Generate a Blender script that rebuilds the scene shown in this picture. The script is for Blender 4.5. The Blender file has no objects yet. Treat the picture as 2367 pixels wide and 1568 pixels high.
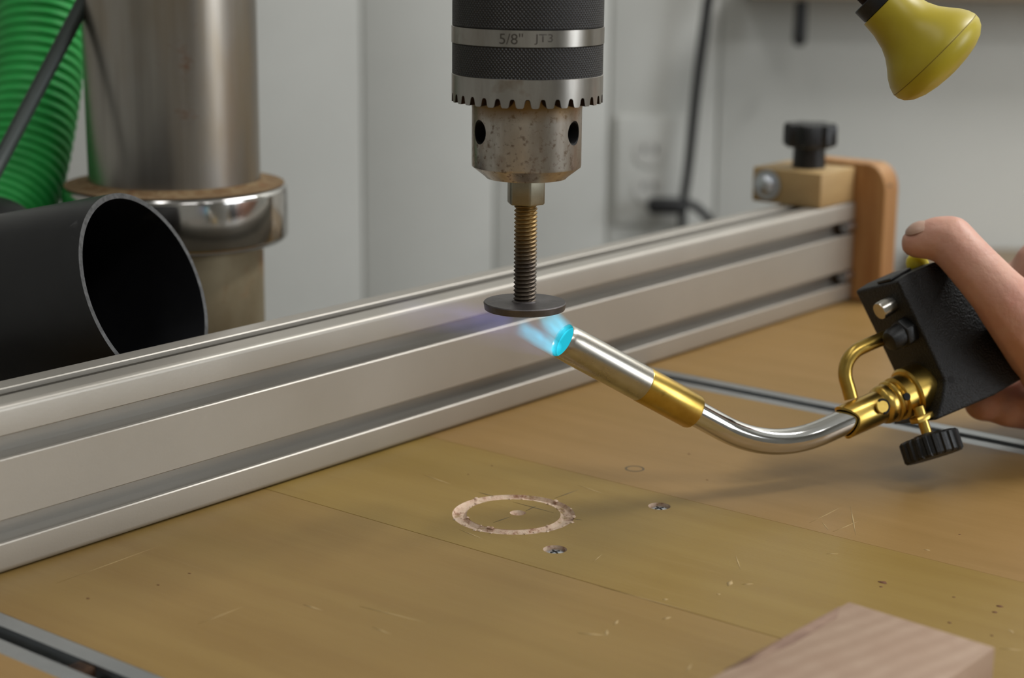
import bpy, bmesh, math, random
from mathutils import Vector, Matrix
random.seed(7)
scene = bpy.context.scene
COL = scene.collection

# ------------------------------------------------------------------ camera
FPX, PITCH, ROLL, H = 4164.7, math.radians(13.288), math.radians(0.572), 0.2255
CP, SP, CR, SR = math.cos(PITCH), math.sin(PITCH), math.cos(ROLL), math.sin(ROLL)
cam_data = bpy.data.cameras.new('camera')
cam = bpy.data.objects.new('camera', cam_data); COL.objects.link(cam)
cam_data.sensor_width = 36.0
cam_data.lens = 36.0 * FPX / 2367.0
cam_data.clip_start = 0.01
cam.matrix_world = (Matrix.Translation((0, 0, H)) @ Matrix.Rotation(math.pi/2 - PITCH, 4, 'X')
                    @ Matrix.Rotation(ROLL, 4, 'Z'))
cam_data.dof.use_dof = True
cam_data.dof.focus_distance = 0.675
cam_data.dof.aperture_fstop = 9.0
scene.camera = cam

# ------------------------------------------------------------------ light
world = bpy.data.worlds.new('world'); scene.world = world
world.use_nodes = True
world.node_tree.nodes['Background'].inputs[0].default_value = (0.80, 0.85, 1.0, 1)
world.node_tree.nodes['Background'].inputs[1].default_value = 0.05

def area(name, loc, target, sx, sy, power, col=(1, 1, 1)):
    l = bpy.data.lights.new(name, 'AREA'); l.shape = 'RECTANGLE'
    l.size, l.size_y, l.energy, l.color = sx, sy, power, col
    o = bpy.data.objects.new(name, l); COL.objects.link(o)
    o.location = loc
    o.rotation_euler = (Vector(target) - Vector(loc)).to_track_quat('-Z', 'Y').to_euler()
    return o
# strip lamps under the workshop ceiling, then an added cool fill that brightens the fence front
area('ceiling_strip_lamp', (1.20, 1.22, 1.45), (0.8, 1.45, 0.0), 1.2, 0.16, 14, (1.0, 1.0, 1.0))
area('ceiling_strip_lamp', (-0.35, 0.55, 1.50), (-0.35, 0.55, 0.0), 0.16, 1.2, 2.0, (1.0, 1.0, 1.0))
area('ceiling_strip_lamp', (0.9, -0.5, 1.50), (0.8, 0.0, 0.0), 1.2, 0.16, 5, (1.0, 1.0, 1.0))
area('added_side_fill', (2.35, 0.1, 0.55), (0.0, 0.95, 0.10), 1.0, 1.0, 13.5, (0.90, 0.95, 1.0))
scene.view_settings.view_transform = 'Standard'
scene.view_settings.look = 'None'
scene.view_settings.gamma = 1.0
scene.view_settings.use_curve_mapping = False
scene.view_settings.exposure = 0.66
scene.cycles.caustics_reflective = False
scene.cycles.caustics_refractive = False

# ------------------------------------------------------------------ geometry of the place
TH = math.radians(38.682)
D = Vector((math.sin(TH), math.cos(TH), 0))        # along the fence
N = Vector((-math.cos(TH), math.sin(TH), 0))       # across the fence, away from the viewer
UP = Vector((0, 0, 1))
def ray(px, py):
    u, v = px - 1183.5, py - 784.0
    u, v = u*CR + v*SR, -u*SR + v*CR
    return Vector((u/FPX, CP - v/FPX*SP, -SP - v/FPX*CP))
def P(px, py, dep): return ray(px, py)*dep + Vector((0, 0, H))
def onz(px, py, z=0.0):
    r = ray(px, py); return r*((z - H)/r.z) + Vector((0, 0, H))
def onplane(px, py, p0, n):
    r = ray(px, py); o = Vector((0, 0, H)); return o + r*((p0 - o).dot(n)/r.dot(n))
def cv(x, y, z):                                    # photo right / up / away -> world
    u, v = x, -y
    u, v = u*CR + v*SR, -u*SR + v*CR
    return Vector((u, z*CP - v*SP, -z*SP - v*CP)).normalized()
def tp(al, off, z=0.0): return D*al + N*off + UP*z  # table coordinates

# ------------------------------------------------------------------ mesh helpers
def link(name, me, mats, parent, origin, angle=35):
    if not isinstance(mats, (list, tuple)): mats = [mats]
    for m in mats:
        if m.name not in me.materials: me.materials.append(m)
    for p in me.polygons: p.use_smooth = True
    if angle is not None: me.set_sharp_from_angle(angle=math.radians(angle))
    o = bpy.data.objects.new(name, me); COL.objects.link(o)
    if parent is not None:
        o.parent = parent; o['_w'] = list(origin)
    else:
        o.location = origin; o['_w'] = list(origin)
    return o
def build(name, vf, mats, parent=None, angle=35, uv=None, flip=True):
    verts, faces = vf[0], vf[1]
    verts = [Vector(v) for v in verts]
    if parent is not None: org = Vector(parent['_w'])
    else:
        lo = [min(v[i] for v in verts) for i in range(3)]; hi = [max(v[i] for v in verts) for i in range(3)]
        org = Vector(((lo[0]+hi[0])/2, (lo[1]+hi[1])/2, lo[2]))
    me = bpy.data.meshes.new(name)
    me.from_pydata([v - org for v in verts], [], faces)
    if len(vf) > 2 and vf[2] is not None:
        ul = me.uv_layers.new(name='uv')
        for lp in me.loops: ul.data[lp.index].uv = vf[2][lp.vertex_index]
    me.update()
    if flip:
        bm = bmesh.new(); bm.from_mesh(me); bmesh.ops.recalc_face_normals(bm, faces=bm.faces); bm.to_mesh(me); bm.free()
    return link(name, me, mats, parent, org, angle)
def thing(name, loc, label, cat, group=None, kind=None):
    o = bpy.data.objects.new(name, None); COL.objects.link(o); o.location = loc; o['_w'] = list(loc)
    o.empty_display_size = 0.01
    return tag(o, label, cat, group, kind)
def tag(o, label=None, cat=None, group=None, kind=None):
    if label: o['label'] = label
    if cat: o['category'] = cat
    if group: o['group'] = group
    if kind: o['kind'] = kind
    return o
def frame(ax):
    ax = Vector(ax).normalized()
    t = Vector((0, 0, 1)) if abs(ax.z) < 0.9 else Vector((1, 0, 0))
    e1 = t.cross(ax).normalized(); e2 = ax.cross(e1)
    return ax, e1, e2
def lathe(prof, org, ax, seg=48, e1=None, cap=True):
    ax, f1, f2 = frame(ax)
    if e1 is not None:
        f1 = (Vector(e1) - ax*ax.dot(Vector(e1))).normalized(); f2 = ax.cross(f1)
    V, F, UV = [], [], []
    n = len(prof); s = seg + 1
    for r, h in prof:
        for k in range(seg + 1):
            a = 2*math.pi*k/seg
            V.append(Vector(org) + ax*h + (f1*math.cos(a) + f2*math.sin(a))*r); UV.append((k/seg, h))
    for i in range(n - 1):
        for k in range(seg):
            F.append((i*s+k, i*s+k+1, (i+1)*s+k+1, (i+1)*s+k))
    if cap:
        for i, rev in ((0, True), (n-1, False)):
            if prof[i][0] > 1e-6:
                c = len(V); V.append(Vector(org) + ax*prof[i][1]); UV.append((0, prof[i][1]))
                for k in range(seg): F.append((i*s+k, i*s+k+1, c) if not rev else (i*s+k+1, i*s+k, c))
    return weld(V, F, UV)
def weld(V, F, UV=None):
    # merge the doubled seam column so smooth shading closes
    key, mp, nv, nu = {}, [], [], []
    for i, v in enumerate(V):
        k = (round(v.x, 6), round(v.y, 6), round(v.z, 6))
        if k not in key: key[k] = len(nv); nv.append(v); nu.append(UV[i] if UV else (0, 0))
        mp.append(key[k])
    nf = []
    for f in F:
        g = []
        for i in f:
            j = mp[i]
            if j not in g: g.append(j)
        if len(g) > 2: nf.append(g)
    return nv, nf, None
def tube(pts, radii, seg=16, cap=True, sub=6):
    pts = [Vector(p) for p in pts]
    if not isinstance(radii, (list, tuple)): radii = [radii]*len(pts)
    if sub > 1 and len(pts) > 2:
        q, rr = [], []
        for i in range(len(pts)-1):
            p0 = pts[max(i-1, 0)]; p1 = pts[i]; p2 = pts[i+1]; p3 = pts[min(i+2, len(pts)-1)]
            for k in range(sub):
                t = k/sub
                q.append(0.5*((2*p1) + (p2-p0)*t + (2*p0-5*p1+4*p2-p3)*t*t + (3*p1-p0-3*p2+p3)*t**3))
                rr.append(radii[i]*(1-t) + radii[i+1]*t)
        q.append(pts[-1]); rr.append(radii[-1]); pts, radii = q, rr
    V, F = [], []
    tan = (pts[1]-pts[0]).normalized(); _, e1, _ = frame(tan)
    for i, p in enumerate(pts):
        t = (pts[min(i+1, len(pts)-1)] - pts[max(i-1, 0)]).normalized()
        e1 = (e1 - t*t.dot(e1)).normalized(); e2 = t.cross(e1)
        for k in range(seg):
            a = 2*math.pi*k/seg
            V.append(p + (e1*math.cos(a) + e2*math.sin(a))*radii[i])
    for i in range(len(pts)-1):
        for k in range(seg):
            F.append((i*seg+k, i*seg+(k+1) % seg, (i+1)*seg+(k+1) % seg, (i+1)*seg+k))
    if cap:
        F.append(tuple(range(seg))[::-1]); F.append(tuple((len(pts)-1)*seg+k for k in range(seg)))
    return V, F
def prism(poly, vec):                                # closed 3D polygon swept by a vector
    vec = Vector(vec); n = len(poly)
    V = [Vector(p) for p in poly] + [Vector(p)+vec for p in poly]
    F = [tuple(range(n))[::-1], tuple(range(n, 2*n))] + [(i, (i+1) % n, n+(i+1) % n, n+i) for i in range(n)]
    return V, F
def box(org, a, b, c, bev=0.0, seg=2):               # org corner, three edge vectors
    a, b, c, org = Vector(a), Vector(b), Vector(c), Vector(org)
    V, F = prism([org, org+a, org+a+b, org+b], c)
    if bev > 0: return bevelled(V, F, bev, seg)
    return V, F
def bevelled(V, F, w, seg=2, ang=30):
    bm = bmesh.new(); bv = [bm.verts.new(v) for v in V]
    for f in F: bm.faces.new([bv[i] for i in f])
    bmesh.ops.recalc_face_normals(bm, faces=bm.faces)
    ed = [e for e in bm.edges if e.calc_face_angle(0) > math.radians(ang)]
    bmesh.ops.bevel(bm, geom=ed, offset=w, segments=seg, profile=0.5, affect='EDGES', clamp_overlap=True)
    bm.verts.index_update()
    out = [v.co.copy() for v in bm.verts], [[v.index for v in f.verts] for f in bm.faces]
    bm.free(); return out
def join(*vfs):
    V, F = [], []
    for v, f in [x[:2] for x in vfs]:
        o = len(V); V += list(v); F += [tuple(i+o for i in q) for q in f]
    return V, F
def cut(obj, cutters):
    """subtract meshes from an object, keep the plain result mesh, remove the tools"""
    tools = []
    for vf, m in cutters:
        me = bpy.data.meshes.new('tool'); me.from_pydata([Vector(v) for v in vf[0]], [], vf[1]); me.materials.append(m)
        bm = bmesh.new(); bm.from_mesh(me); bmesh.ops.recalc_face_normals(bm, faces=bm.faces); bm.to_mesh(me); bm.free()
        for p in me.polygons: p.use_smooth = True
        t = bpy.data.objects.new('tool', me); COL.objects.link(t); tools.append(t)
        md = obj.modifiers.new('cut', 'BOOLEAN'); md.operation = 'DIFFERENCE'; md.solver = 'EXACT'; md.object = t
        md.material_mode = 'TRANSFER'
    bpy.context.view_layer.update()
    dg = bpy.context.evaluated_depsgraph_get()
    me = bpy.data.meshes.new_from_object(obj.evaluated_get(dg))
    obj.modifiers.clear(); obj.data = me
    for t in tools: bpy.data.objects.remove(t, do_unlink=True)
    me.set_sharp_from_angle(angle=math.radians(35))
    return obj

# ------------------------------------------------------------------ materials
def srgb(r, g, b):
    f = lambda c: (c/255/12.92) if c/255 <= .04045 else ((c/255+.055)/1.055)**2.4
    return (f(r), f(g), f(b), 1)
class NT:
    def __init__(s, m): s.t = m.node_tree; s.n = s.t.nodes; s.l = s.t.links
    def node(s, ty, **kw):
        x = s.n.new(ty)
        for k, v in kw.items():
            if k.startswith('i_'):
                key = k[2:]; key = int(key) if key.isdigit() else key.replace('_', ' ')
                x.inputs[key].default_value = v
            else: setattr(x, k, v)
        return x
    def link(s, a, b): s.l.new(a, b)
def mat(name, col, rough=0.5, metal=0.0, col2=None, scale=60, stretch=(1, 1, 1), rot=0.0, lo=0.35, hi=0.65, bump=0.0, bscale=None,
        rvar=0.0, extra=None, detail=5.0, spec=0.5, coat=0.0, trans=0.0, sss=0.0, aniso=0.0):
    m = bpy.data.materials.new(name); m.use_nodes = True; t = NT(m)
    b = t.n['Principled BSDF']
    b.inputs['Base Color'].default_value = col; b.inputs['Roughness'].default_value = rough; b.inputs['Metallic'].default_value = metal
    b.inputs['Specular IOR Level'].default_value = spec; b.inputs['Coat Weight'].default_value = coat
    if sss:
        b.inputs['Subsurface Weight'].default_value = sss; b.inputs['Subsurface Radius'].default_value = (1, .35, .2); b.inputs['Subsurface Scale'].default_value = 0.004
    if col2 is None and not bump: return m
    tc = t.node('ShaderNodeTexCoord'); mp = t.node('ShaderNodeMapping')
    t.link(tc.outputs['Object'], mp.inputs['Vector'])
    mp.inputs['Rotation'].default_value = (0, 0, rot)
    mp2 = t.node('ShaderNodeMapping'); mp2.inputs['Scale'].default_value = stretch
    t.link(mp.outputs[0], mp2.inputs['Vector'])
    ns = t.node('ShaderNodeTexNoise', i_Scale=scale, i_Detail=detail, i_Roughness=0.6); t.link(mp2.outputs[0], ns.inputs['Vector'])
    last = None
    if col2 is not None:
        mr = t.node('ShaderNodeMapRange'); mr.inputs['From Min'].default_value = lo; mr.inputs['From Max'].default_value = hi
        t.link(ns.outputs['Fac'], mr.inputs['Value'])
        mx = t.node('ShaderNodeMix', data_type='RGBA'); mx.inputs[6].default_value = col; mx.inputs[7].default_value = col2
        t.link(mr.outputs[0], mx.inputs[0]); last = mx.outputs[2]
        for ex in (extra or []):
            last = ex(t, tc, mp, last, b)
        t.link(last, b.inputs['Base Color'])
        if rvar:
            ra = t.node('ShaderNodeMapRange'); ra.inputs['To Min'].default_value = rough - rvar; ra.inputs['To Max'].default_value = rough + rvar
            t.link(ns.outputs['Fac'], ra.inputs['Value']); t.link(ra.outputs[0], b.inputs['Roughness'])
    if bump:
        nb = ns
        if bscale: nb = t.node('ShaderNodeTexNoise', i_Scale=bscale, i_Detail=3.0); t.link(mp2.outputs[0], nb.inputs['Vector'])
        bp = t.node('ShaderNodeBump', i_Strength=bump, i_Distance=0.001); t.link(nb.outputs['Fac'], bp.inputs['Height']); t.link(bp.outputs[0], b.inputs['Normal'])
    return m
def layer(col, scale, lo, hi, stretch=(1, 1, 1), rough=None, metal=None, detail=4.0, amount=1.0, off=0.0, warp=0):
    """another irregular patch layer (rust, dirt, lighter figure)"""
    def f(t, tc, mp, last, b):
        m2 = t.node('ShaderNodeMapping'); m2.inputs['Scale'].default_value = stretch; m2.inputs['Location'].default_value = (off, off*.7, off*.3)
        t.link(mp.outputs[0], m2.inputs['Vector'])
        ns = t.node('ShaderNodeTexNoise', i_Scale=scale, i_Detail=detail, i_Roughness=0.65, i_Distortion=float(warp)); t.link(m2.outputs[0], ns.inputs['Vector'])
        mr = t.node('ShaderNodeMapRange'); mr.inputs['From Min'].default_value = lo; mr.inputs['From Max'].default_value = hi; mr.inputs['To Max'].default_value = amount
        t.link(ns.outputs['Fac'], mr.inputs['Value'])
        mx = t.node('ShaderNodeMix', data_type='RGBA'); mx.inputs[7].default_value = col
        t.link(last, mx.inputs[6]); t.link(mr.outputs[0], mx.inputs[0])
        for key, val in (('Roughness', rough), ('Metallic', metal)):
            if val is not None:
                q = t.node('ShaderNodeMix', data_type='FLOAT'); q.inputs[2].default_value = b.inputs[key].default_value; q.inputs[3].default_value = val
                if b.inputs[key].is_linked: t.link(b.inputs[key].links[0].from_socket, q.inputs[2])
                t.link(mr.outputs[0], q.inputs[0]); t.link(q.outputs[0], b.inputs[key])
        return mx.outputs[2]
    return f
def zband(col, z0, z1, rough=None, metal=None, noise=0.004):
    """rust or dust lying over a height band of the thing (object Z), ragged edge"""
    def f(t, tc, mp, last, b):
        sx = t.node('ShaderNodeSeparateXYZ'); t.link(tc.outputs['Object'], sx.inputs[0])
        ns = t.node('ShaderNodeTexNoise', i_Scale=120.0, i_Detail=5.0); t.link(tc.outputs['Object'], ns.inputs['Vector'])
        ad = t.node('ShaderNodeMath', operation='MULTIPLY_ADD'); ad.inputs[1].default_value = noise*2; t.link(ns.outputs['Fac'], ad.inputs[0]); t.link(sx.outputs['Z'], ad.inputs[2])
        mr = t.node('ShaderNodeMapRange'); mr.inputs['From Min'].default_value = z0 + noise; mr.inputs['From Max'].default_value = z1 + noise
        t.link(ad.outputs[0], mr.inputs['Value'])
        mx = t.node('ShaderNodeMix', data_type='RGBA'); mx.inputs[7].default_value = col
        t.link(last, mx.inputs[6]); t.link(mr.outputs[0], mx.inputs[0])
        for key, val in (('Roughness', rough), ('Metallic', metal)):
            if val is not None:
                q = t.node('ShaderNodeMix', data_type='FLOAT'); q.inputs[2].default_value = b.inputs[key].default_value; q.inputs[3].default_value = val
                if b.inputs[key].is_linked: t.link(b.inputs[key].links[0].from_socket, q.inputs[2])
                t.link(mr.outputs[0], q.inputs[0]); t.link(q.outputs[0], b.inputs[key])
        return mx.outputs[2]
    return f
def upface(col, lo=0.7, hi=0.9):
    """dust that settled on upward faces"""
    def f(t, tc, mp, last, b):
        g = t.node('ShaderNodeNewGeometry'); sx = t.node('ShaderNodeSeparateXYZ'); t.link(g.outputs['Normal'], sx.inputs[0])
        mr = t.node('ShaderNodeMapRange'); mr.inputs['From Min'].default_value = lo; mr.inputs['From Max'].default_value = hi
        t.link(sx.outputs['Z'], mr.inputs['Value'])
        mx = t.node('ShaderNodeMix', data_type='RGBA'); mx.inputs[7].default_value = col
        t.link(last, mx.inputs[6]); t.link(mr.outputs[0], mx.inputs[0])
        for key, val in (('Roughness', .9), ('Metallic', 0.)):
            q = t.node('ShaderNodeMix', data_type='FLOAT'); q.inputs[2].default_value = b.inputs[key].default_value; q.inputs[3].default_value = val
            if b.inputs[key].is_linked: t.link(b.inputs[key].links[0].from_socket, q.inputs[2])
            t.link(mr.outputs[0], q.inputs[0]); t.link(q.outputs[0], b.inputs[key])
        return mx.outputs[2]
    return f

GR = -(math.pi/2 - TH) + math.pi/2      # turns object X onto the fence direction
ROTW = TH - math.pi/2
def ply(name, a, b, c):
    return mat(name, srgb(*a), 0.42, 0, srgb(*b), 14, (.55, 6, 1), rot=TH, lo=.38, hi=.66, bump=.05, bscale=260, spec=.35,
               extra=[layer(srgb(*c), 5, .50, .72, (.5, 2, 1), amount=.7, off=3), layer(srgb(164, 136, 88), 60, .60, .80, (.4, 7, 1), amount=.35, off=9)])
M = {}
M['ply_left'] = ply('plywood_left', (150, 121, 68), (142, 112, 61), (137, 111, 56))
M['ply_mid'] = ply('plywood_insert', (150, 123, 64), (143, 115, 57), (137, 112, 48))
M['ply_right'] = ply('plywood_right', (156, 123, 74), (148, 116, 67), (142, 113, 60))
M['ply_raw'] = mat('raw_wood', srgb(216, 192, 168), .85, 0, srgb(204, 172, 148), 300, lo=.4, hi=.6, bump=.7, extra=[layer(srgb(126, 76, 40), 300, .56, .68, amount=.85), layer(srgb(150, 122, 70), 120, .55, .66, amount=.8, off=4)])
M['seam'] = mat('seam_dark', srgb(110, 78, 40), .9)
M['alu'] = mat('anodised_aluminium', srgb(184, 178, 168), .42, .45, srgb(178, 172, 162), 18, (1, 1, 1), lo=.3, hi=.7, bump=.04, bscale=900)
M['track'] = mat('track_aluminium', srgb(178, 182, 184), .38, .85, srgb(168, 172, 174), 40)
M['steel'] = mat('machined_steel', srgb(170, 166, 160), .32, 1, srgb(120, 112, 104), 60, (1, 1, .25), lo=.42, hi=.72, rvar=.12,
                 extra=[layer(srgb(96, 70, 44), 90, .60, .72, amount=.8, rough=.7, metal=.5), layer(srgb(60, 48, 36), 420, .62, .70, amount=.6, rough=.7, metal=.4)])
M['band'] = mat('band_steel', srgb(176, 172, 166), .28, 1, srgb(140, 134, 126), 70, (1, 1, .2), lo=.4, hi=.7, extra=[layer(srgb(120, 98, 66), 50, .6, .75, amount=.6, rough=.5)])
M['rust'] = mat('rusty_steel', srgb(70, 48, 30), .75, .5, srgb(42, 28, 20), 200, lo=.4, hi=.6, bump=.3)
M['dark'] = mat('black_oxide', srgb(56, 56, 56), .42, .6, srgb(44, 44, 46), 200)
M['ink'] = mat('engraved_mark', srgb(84, 80, 75), .6, .5)
M['column'] = mat('column_steel', srgb(150, 145, 138), .30, 1, srgb(112, 107, 100), 14, (3, 3, .12), lo=.40, hi=.66, rvar=.10,
                  extra=[layer(srgb(130, 112, 84), 10, .50, .72, (1.6, 1.6, .5), amount=.75, rough=.55, metal=.7, off=5),
                         layer(srgb(96, 62, 34), 46, .68, .76, amount=.9, rough=.8, metal=.2, off=2)])
M['chrome'] = mat('chrome', srgb(196, 194, 190), .12, 1, srgb(176, 172, 168), 30, extra=[layer(srgb(140, 128, 110), 40, .6, .75, amount=.5, rough=.3), upface(srgb(132, 108, 74), .90, .99)])
M['white'] = mat('white_paint', srgb(212, 212, 206), .6, 0, srgb(206, 206, 200), 5, lo=.35, hi=.65, extra=[layer(srgb(180, 168, 140), 9, .70, .80, amount=.5)])
M['room'] = mat('room_paint', srgb(205, 204, 198), .7)
M['ceil'] = mat('ceiling_paint', srgb(222, 222, 218), .8)
M['floor'] = mat('concrete', srgb(120, 116, 110), .8, 0, srgb(104, 100, 94), 8)
M['black'] = mat('black_plastic', srgb(21, 21, 22), .42, 0, srgb(17, 17, 18), 120, bump=.12, bscale=1500)
M['tubeblack'] = mat('black_tube', srgb(26, 26, 28), .38, 0, srgb(34, 34, 36), 30, (1, 1, 1), lo=.45, hi=.75, extra=[layer(srgb(84, 84, 84), 45, .66, .80, (2, 2, .6), amount=.7, rough=.7)])
M['tuberim'] = mat('black_tube_cut', srgb(96, 96, 96), .8, 0, srgb(66, 66, 66), 400, bump=.4)
M['pebble'] = mat('black_textured', srgb(17, 16, 16), .46, 0, srgb(13, 12, 12), 500, bump=.6, bscale=1400, spec=.4)
M['green'] = mat('green_hose', srgb(58, 190, 92), .45, 0, srgb(46, 170, 78), 30, sss=.15)
M['greendark'] = mat('dark_rubber', srgb(52, 60, 56), .5)
M['yellow'] = mat('yellow_plastic', srgb(190, 172, 44), .38, 0, srgb(178, 158, 34), 30, extra=[layer(srgb(90, 70, 20), 160, .74, .78, amount=.8)])
M['yellowb'] = mat('yellow_button', srgb(226, 204, 20), .4)
M['seamline'] = mat('mould_seam', srgb(116, 92, 20), .6)
M['wood'] = mat('pine', srgb(208, 164, 108), .55, 0, srgb(196, 148, 90), 22, (6, 6, .5), lo=.35, hi=.65)
M['benchtop'] = mat('worn_bench', srgb(150, 132, 108), .6, 0, srgb(138, 120, 96), 20, (.6, 5, 5))
M['woodend'] = mat('oak_edge', srgb(186, 142, 90), .55, 0, srgb(156, 108, 62), 24, (5, 5, .4), lo=.35, hi=.65)
M['olive'] = mat('maple_block', srgb(186, 156, 108), .55, 0, srgb(174, 144, 98), 30, (1, 1, 3))
M['brass'] = mat('brass', srgb(218, 184, 98), .30, 1, srgb(196, 160, 76), 60, lo=.4, hi=.7, rvar=.08, extra=[layer(srgb(120, 88, 34), 90, .66, .78, amount=.5, rough=.4)])
M['brassold'] = mat('tarnished_brass', srgb(200, 168, 88), .30, 1, srgb(178, 146, 68), 70, (1, 1, 1), lo=.4, hi=.7, rvar=.1, extra=[layer(srgb(110, 84, 40), 60, .64, .78, amount=.6, rough=.45)])
M['nozzle'] = mat('nozzle_steel', srgb(196, 192, 184), .26, 1, srgb(172, 164, 150), 50, lo=.4, hi=.7, rvar=.1, extra=[layer(srgb(150, 132, 96), 26, .50, .72, amount=.6, rough=.35)])
M['polish'] = mat('polished_steel', srgb(206, 204, 200), .10, 1)
M['zinc'] = mat('zinc_nut', srgb(164, 160, 144), .35, 1, srgb(146, 140, 122), 90)
M['rod'] = mat('oiled_rod', srgb(104, 94, 82), .45, .9, srgb(74, 66, 60), 200, extra=[zband(srgb(146, 120, 76), .018, .034)])
M['disc'] = mat('blued_disc', srgb(112, 107, 106), .45, .85, srgb(92, 87, 86), 160, bump=.1, extra=[layer(srgb(110, 84, 66), 200, .66, .74, amount=.5)])
M['skin'] = mat('skin', srgb(212, 164, 142), .5, 0, srgb(204, 150, 130), 60, lo=.35, hi=.65, bump=.25, bscale=420, sss=.25,
                extra=[layer(srgb(200, 130, 114), 26, .56, .76, amount=.6, off=4)])
M['nail'] = mat('nail', srgb(188, 152, 132), .38)
M['cedar'] = mat('reddish_board', srgb(206, 168, 146), .7, 0, srgb(190, 148, 124), 40, (1, 1, 1), bump=.2)
M['cedarscorch'] = mat('scorched_edge', srgb(158, 116, 96), .8, 0, srgb(190, 150, 126), 60)
M['pencil'] = mat('pencil', srgb(100, 88, 68), .8)
M['scratch'] = mat('scratch', srgb(178, 152, 104), .7)
M['brownspot'] = mat('brown_spot', srgb(98, 54, 22), .7)
M['screw'] = mat('screw_zinc', srgb(206, 210, 216), .36, 1)
M['holeblack'] = mat('dark_hole', srgb(14, 12, 12), .8)

# ------------------------------------------------------------------ room shell
YW = 1.90
wall = build('wall_back', box((-1.9, YW+.004, -.95), (4.4, 0, 0), (0, .1, 0), (0, 0, 2.55)), M['white']); tag(wall, kind='structure')
edges = [-1.9, -1.42, -.95, -.52, -.160, -.020, .100, .214, .62, 1.05, 1.55, 2.0, 2.5]
for a, b in zip(edges, edges[1:]):
    build('panel', box((a+.0012, YW, -.95), (b-a-.0024, 0, 0), (0, .0045, 0), (0, 0, 2.5), .0022), M['white'], wall)
tag(build('wall_left', box((-2.0, -1.6, -.95), (.1, 0, 0), (0, 3.6, 0), (0, 0, 2.55)), M['room']), kind='structure')
tag(build('wall_right', box((2.5, -1.6, -.95), (.1, 0, 0), (0, 3.6, 0), (0, 0, 2.55)), M['room']), kind='structure')
tag(build('wall_front', box((-1.9, -1.75, -.95), (4.4, 0, 0), (0, .1, 0), (0, 0, 2.55)), M['room']), kind='structure')
tag(build('floor', box((-2.0, -1.7, -1.0), (4.6, 0, 0), (0, 3.75, 0), (0, 0, .05)), M['floor']), kind='structure')
tag(build('ceiling', box((-2.0, -1.7, 1.6), (4.6, 0, 0), (0, 3.75, 0), (0, 0, .05)), M['ceil']), kind='structure')

# ------------------------------------------------------------------ drill press table
O0, O1 = 0.10, 0.585
table = thing('drill_press_table', tp(.5, .35, -.02), 'varnished plywood drill press table with two inset aluminium tracks and a ring cut', 'table')
TT = .018
def panel(a0, a1, m):
    return build('panel', box(tp(a0, O0, -TT), D*(a1-a0), N*(O1-O0), UP*TT, .00012, 1), m, table, angle=25)
SA, SB = .4765, .575
LT0, LT1, RT0, RT1 = .3092, .3294, .7219, .7432
AEND = 1.00
panel(.02, LT0, M['ply_right'])
panel(LT1, SA-.00012, M['ply_left'])
mid = panel(SA+.00012, SB-.00004, M['ply_mid'])
panel(SB+.00004, RT0, M['ply_right'])
panel(RT1, AEND, M['ply_right'])
build('underlay', box(tp(.02, O0, -.040), D*(AEND-.02), N*(O1-O0), UP*.0215), M['wood'], table)
build('edge_trim', box(tp(AEND, O0, -.030), D*.016, N*(O1-O0), UP*.0305, .001), M['track'], table)
# ring groove, pilot hole, two recessed screws
RC = Vector((.0013, .6609, 0)); RO = .0237
ring = lathe([(RO-.0052, .004), (RO, .004), (RO, 0), (RO-.0009, -.0013), (RO-.0042, -.0013), (RO-.0056, -.0002), (RO-.0052, .004)], RC, UP, 96, cap=False)
pilot = lathe([(0, -.0035), (.0024, -.0012), (.0034, .0005), (.0034, .004), (0, .004)], onz(1197, 1186), UP, 24)
scr = [onz(1524, 1170.5), onz(1283, 1270.5)]
wells = [lathe([(0, -.0042), (.0036, -.0042), (.0044, 0), (.0044, .004), (0, .004)], s, UP, 32) for s in scr]
cut(mid, [(ring, M['ply_raw']), (pilot, M['ply_raw'])] + [(w, M['ply_raw']) for w in wells])
for s in scr:
    sc = build('screw', lathe([(.0036, -.0042), (.0039, -.0018), (.0032, -.0012), (.0016, -.0009), (0, -.0008)], s, UP, 32), M['screw'], table)
    for a in (.5, .5+math.pi/2):
        e = Vector((math.cos(a), math.sin(a), 0)); g = Vector((-e.y, e.x, 0))
        build('cross_recess', box(s - e*.0019 - g*.0003 + UP*-.0014, e*.0038, g*.0006, UP*.00066), M['holeblack'], sc)
# chipped crumbs along the ring rim
chips = []
for k in range(70):
    a = random.uniform(0, 2*math.pi); r = RO + random.uniform(-.0056, .0004)
    c = RC + Vector((math.cos(a), math.sin(a), 0))*r + UP*(.00005 if r > RO-.0006 or r < RO-.005 else -.0012)
    w = random.uniform(.0004, .0011)
    chips.append(lathe([(w, 0), (w*.7, w*.35), (0, w*.45)], c, UP, 5))
tag(build('splintered_rim', join(*chips), M['ply_raw'], table), 'pale chipped wood crumbs along the ring cut', kind='stuff')
def sliver(a, b, w, m, name, z=.00006):
    p, q = onz(*a), onz(*b); p.z = q.z = z; d = (q-p).normalized(); g = Vector((-d.y, d.x, 0))*w/2
    mdl = (p+q)/2
    V = [p, mdl+g, q, mdl-g] + [v - UP*.0001 for v in (p, mdl+g, q, mdl-g)]
    build(name, (V, [(0, 1, 2, 3), (7, 6, 5, 4), (0, 4, 5, 1), (1, 5, 6, 2), (2, 6, 7, 3), (3, 7, 4, 0)]), m, table, angle=None)
for a, b in [((1107, 1139), (1142, 1148)), ((1186, 1161), (1280, 1186)), ((1281, 1153), (1336, 1133)), ((1325, 1200), (1345, 1203)), ((1140, 1209), (1180, 1195)), ((1215, 1182), (1240, 1170))]:
    sliver(a, b, .0005, M['pencil'], 'pencil_line')
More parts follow.
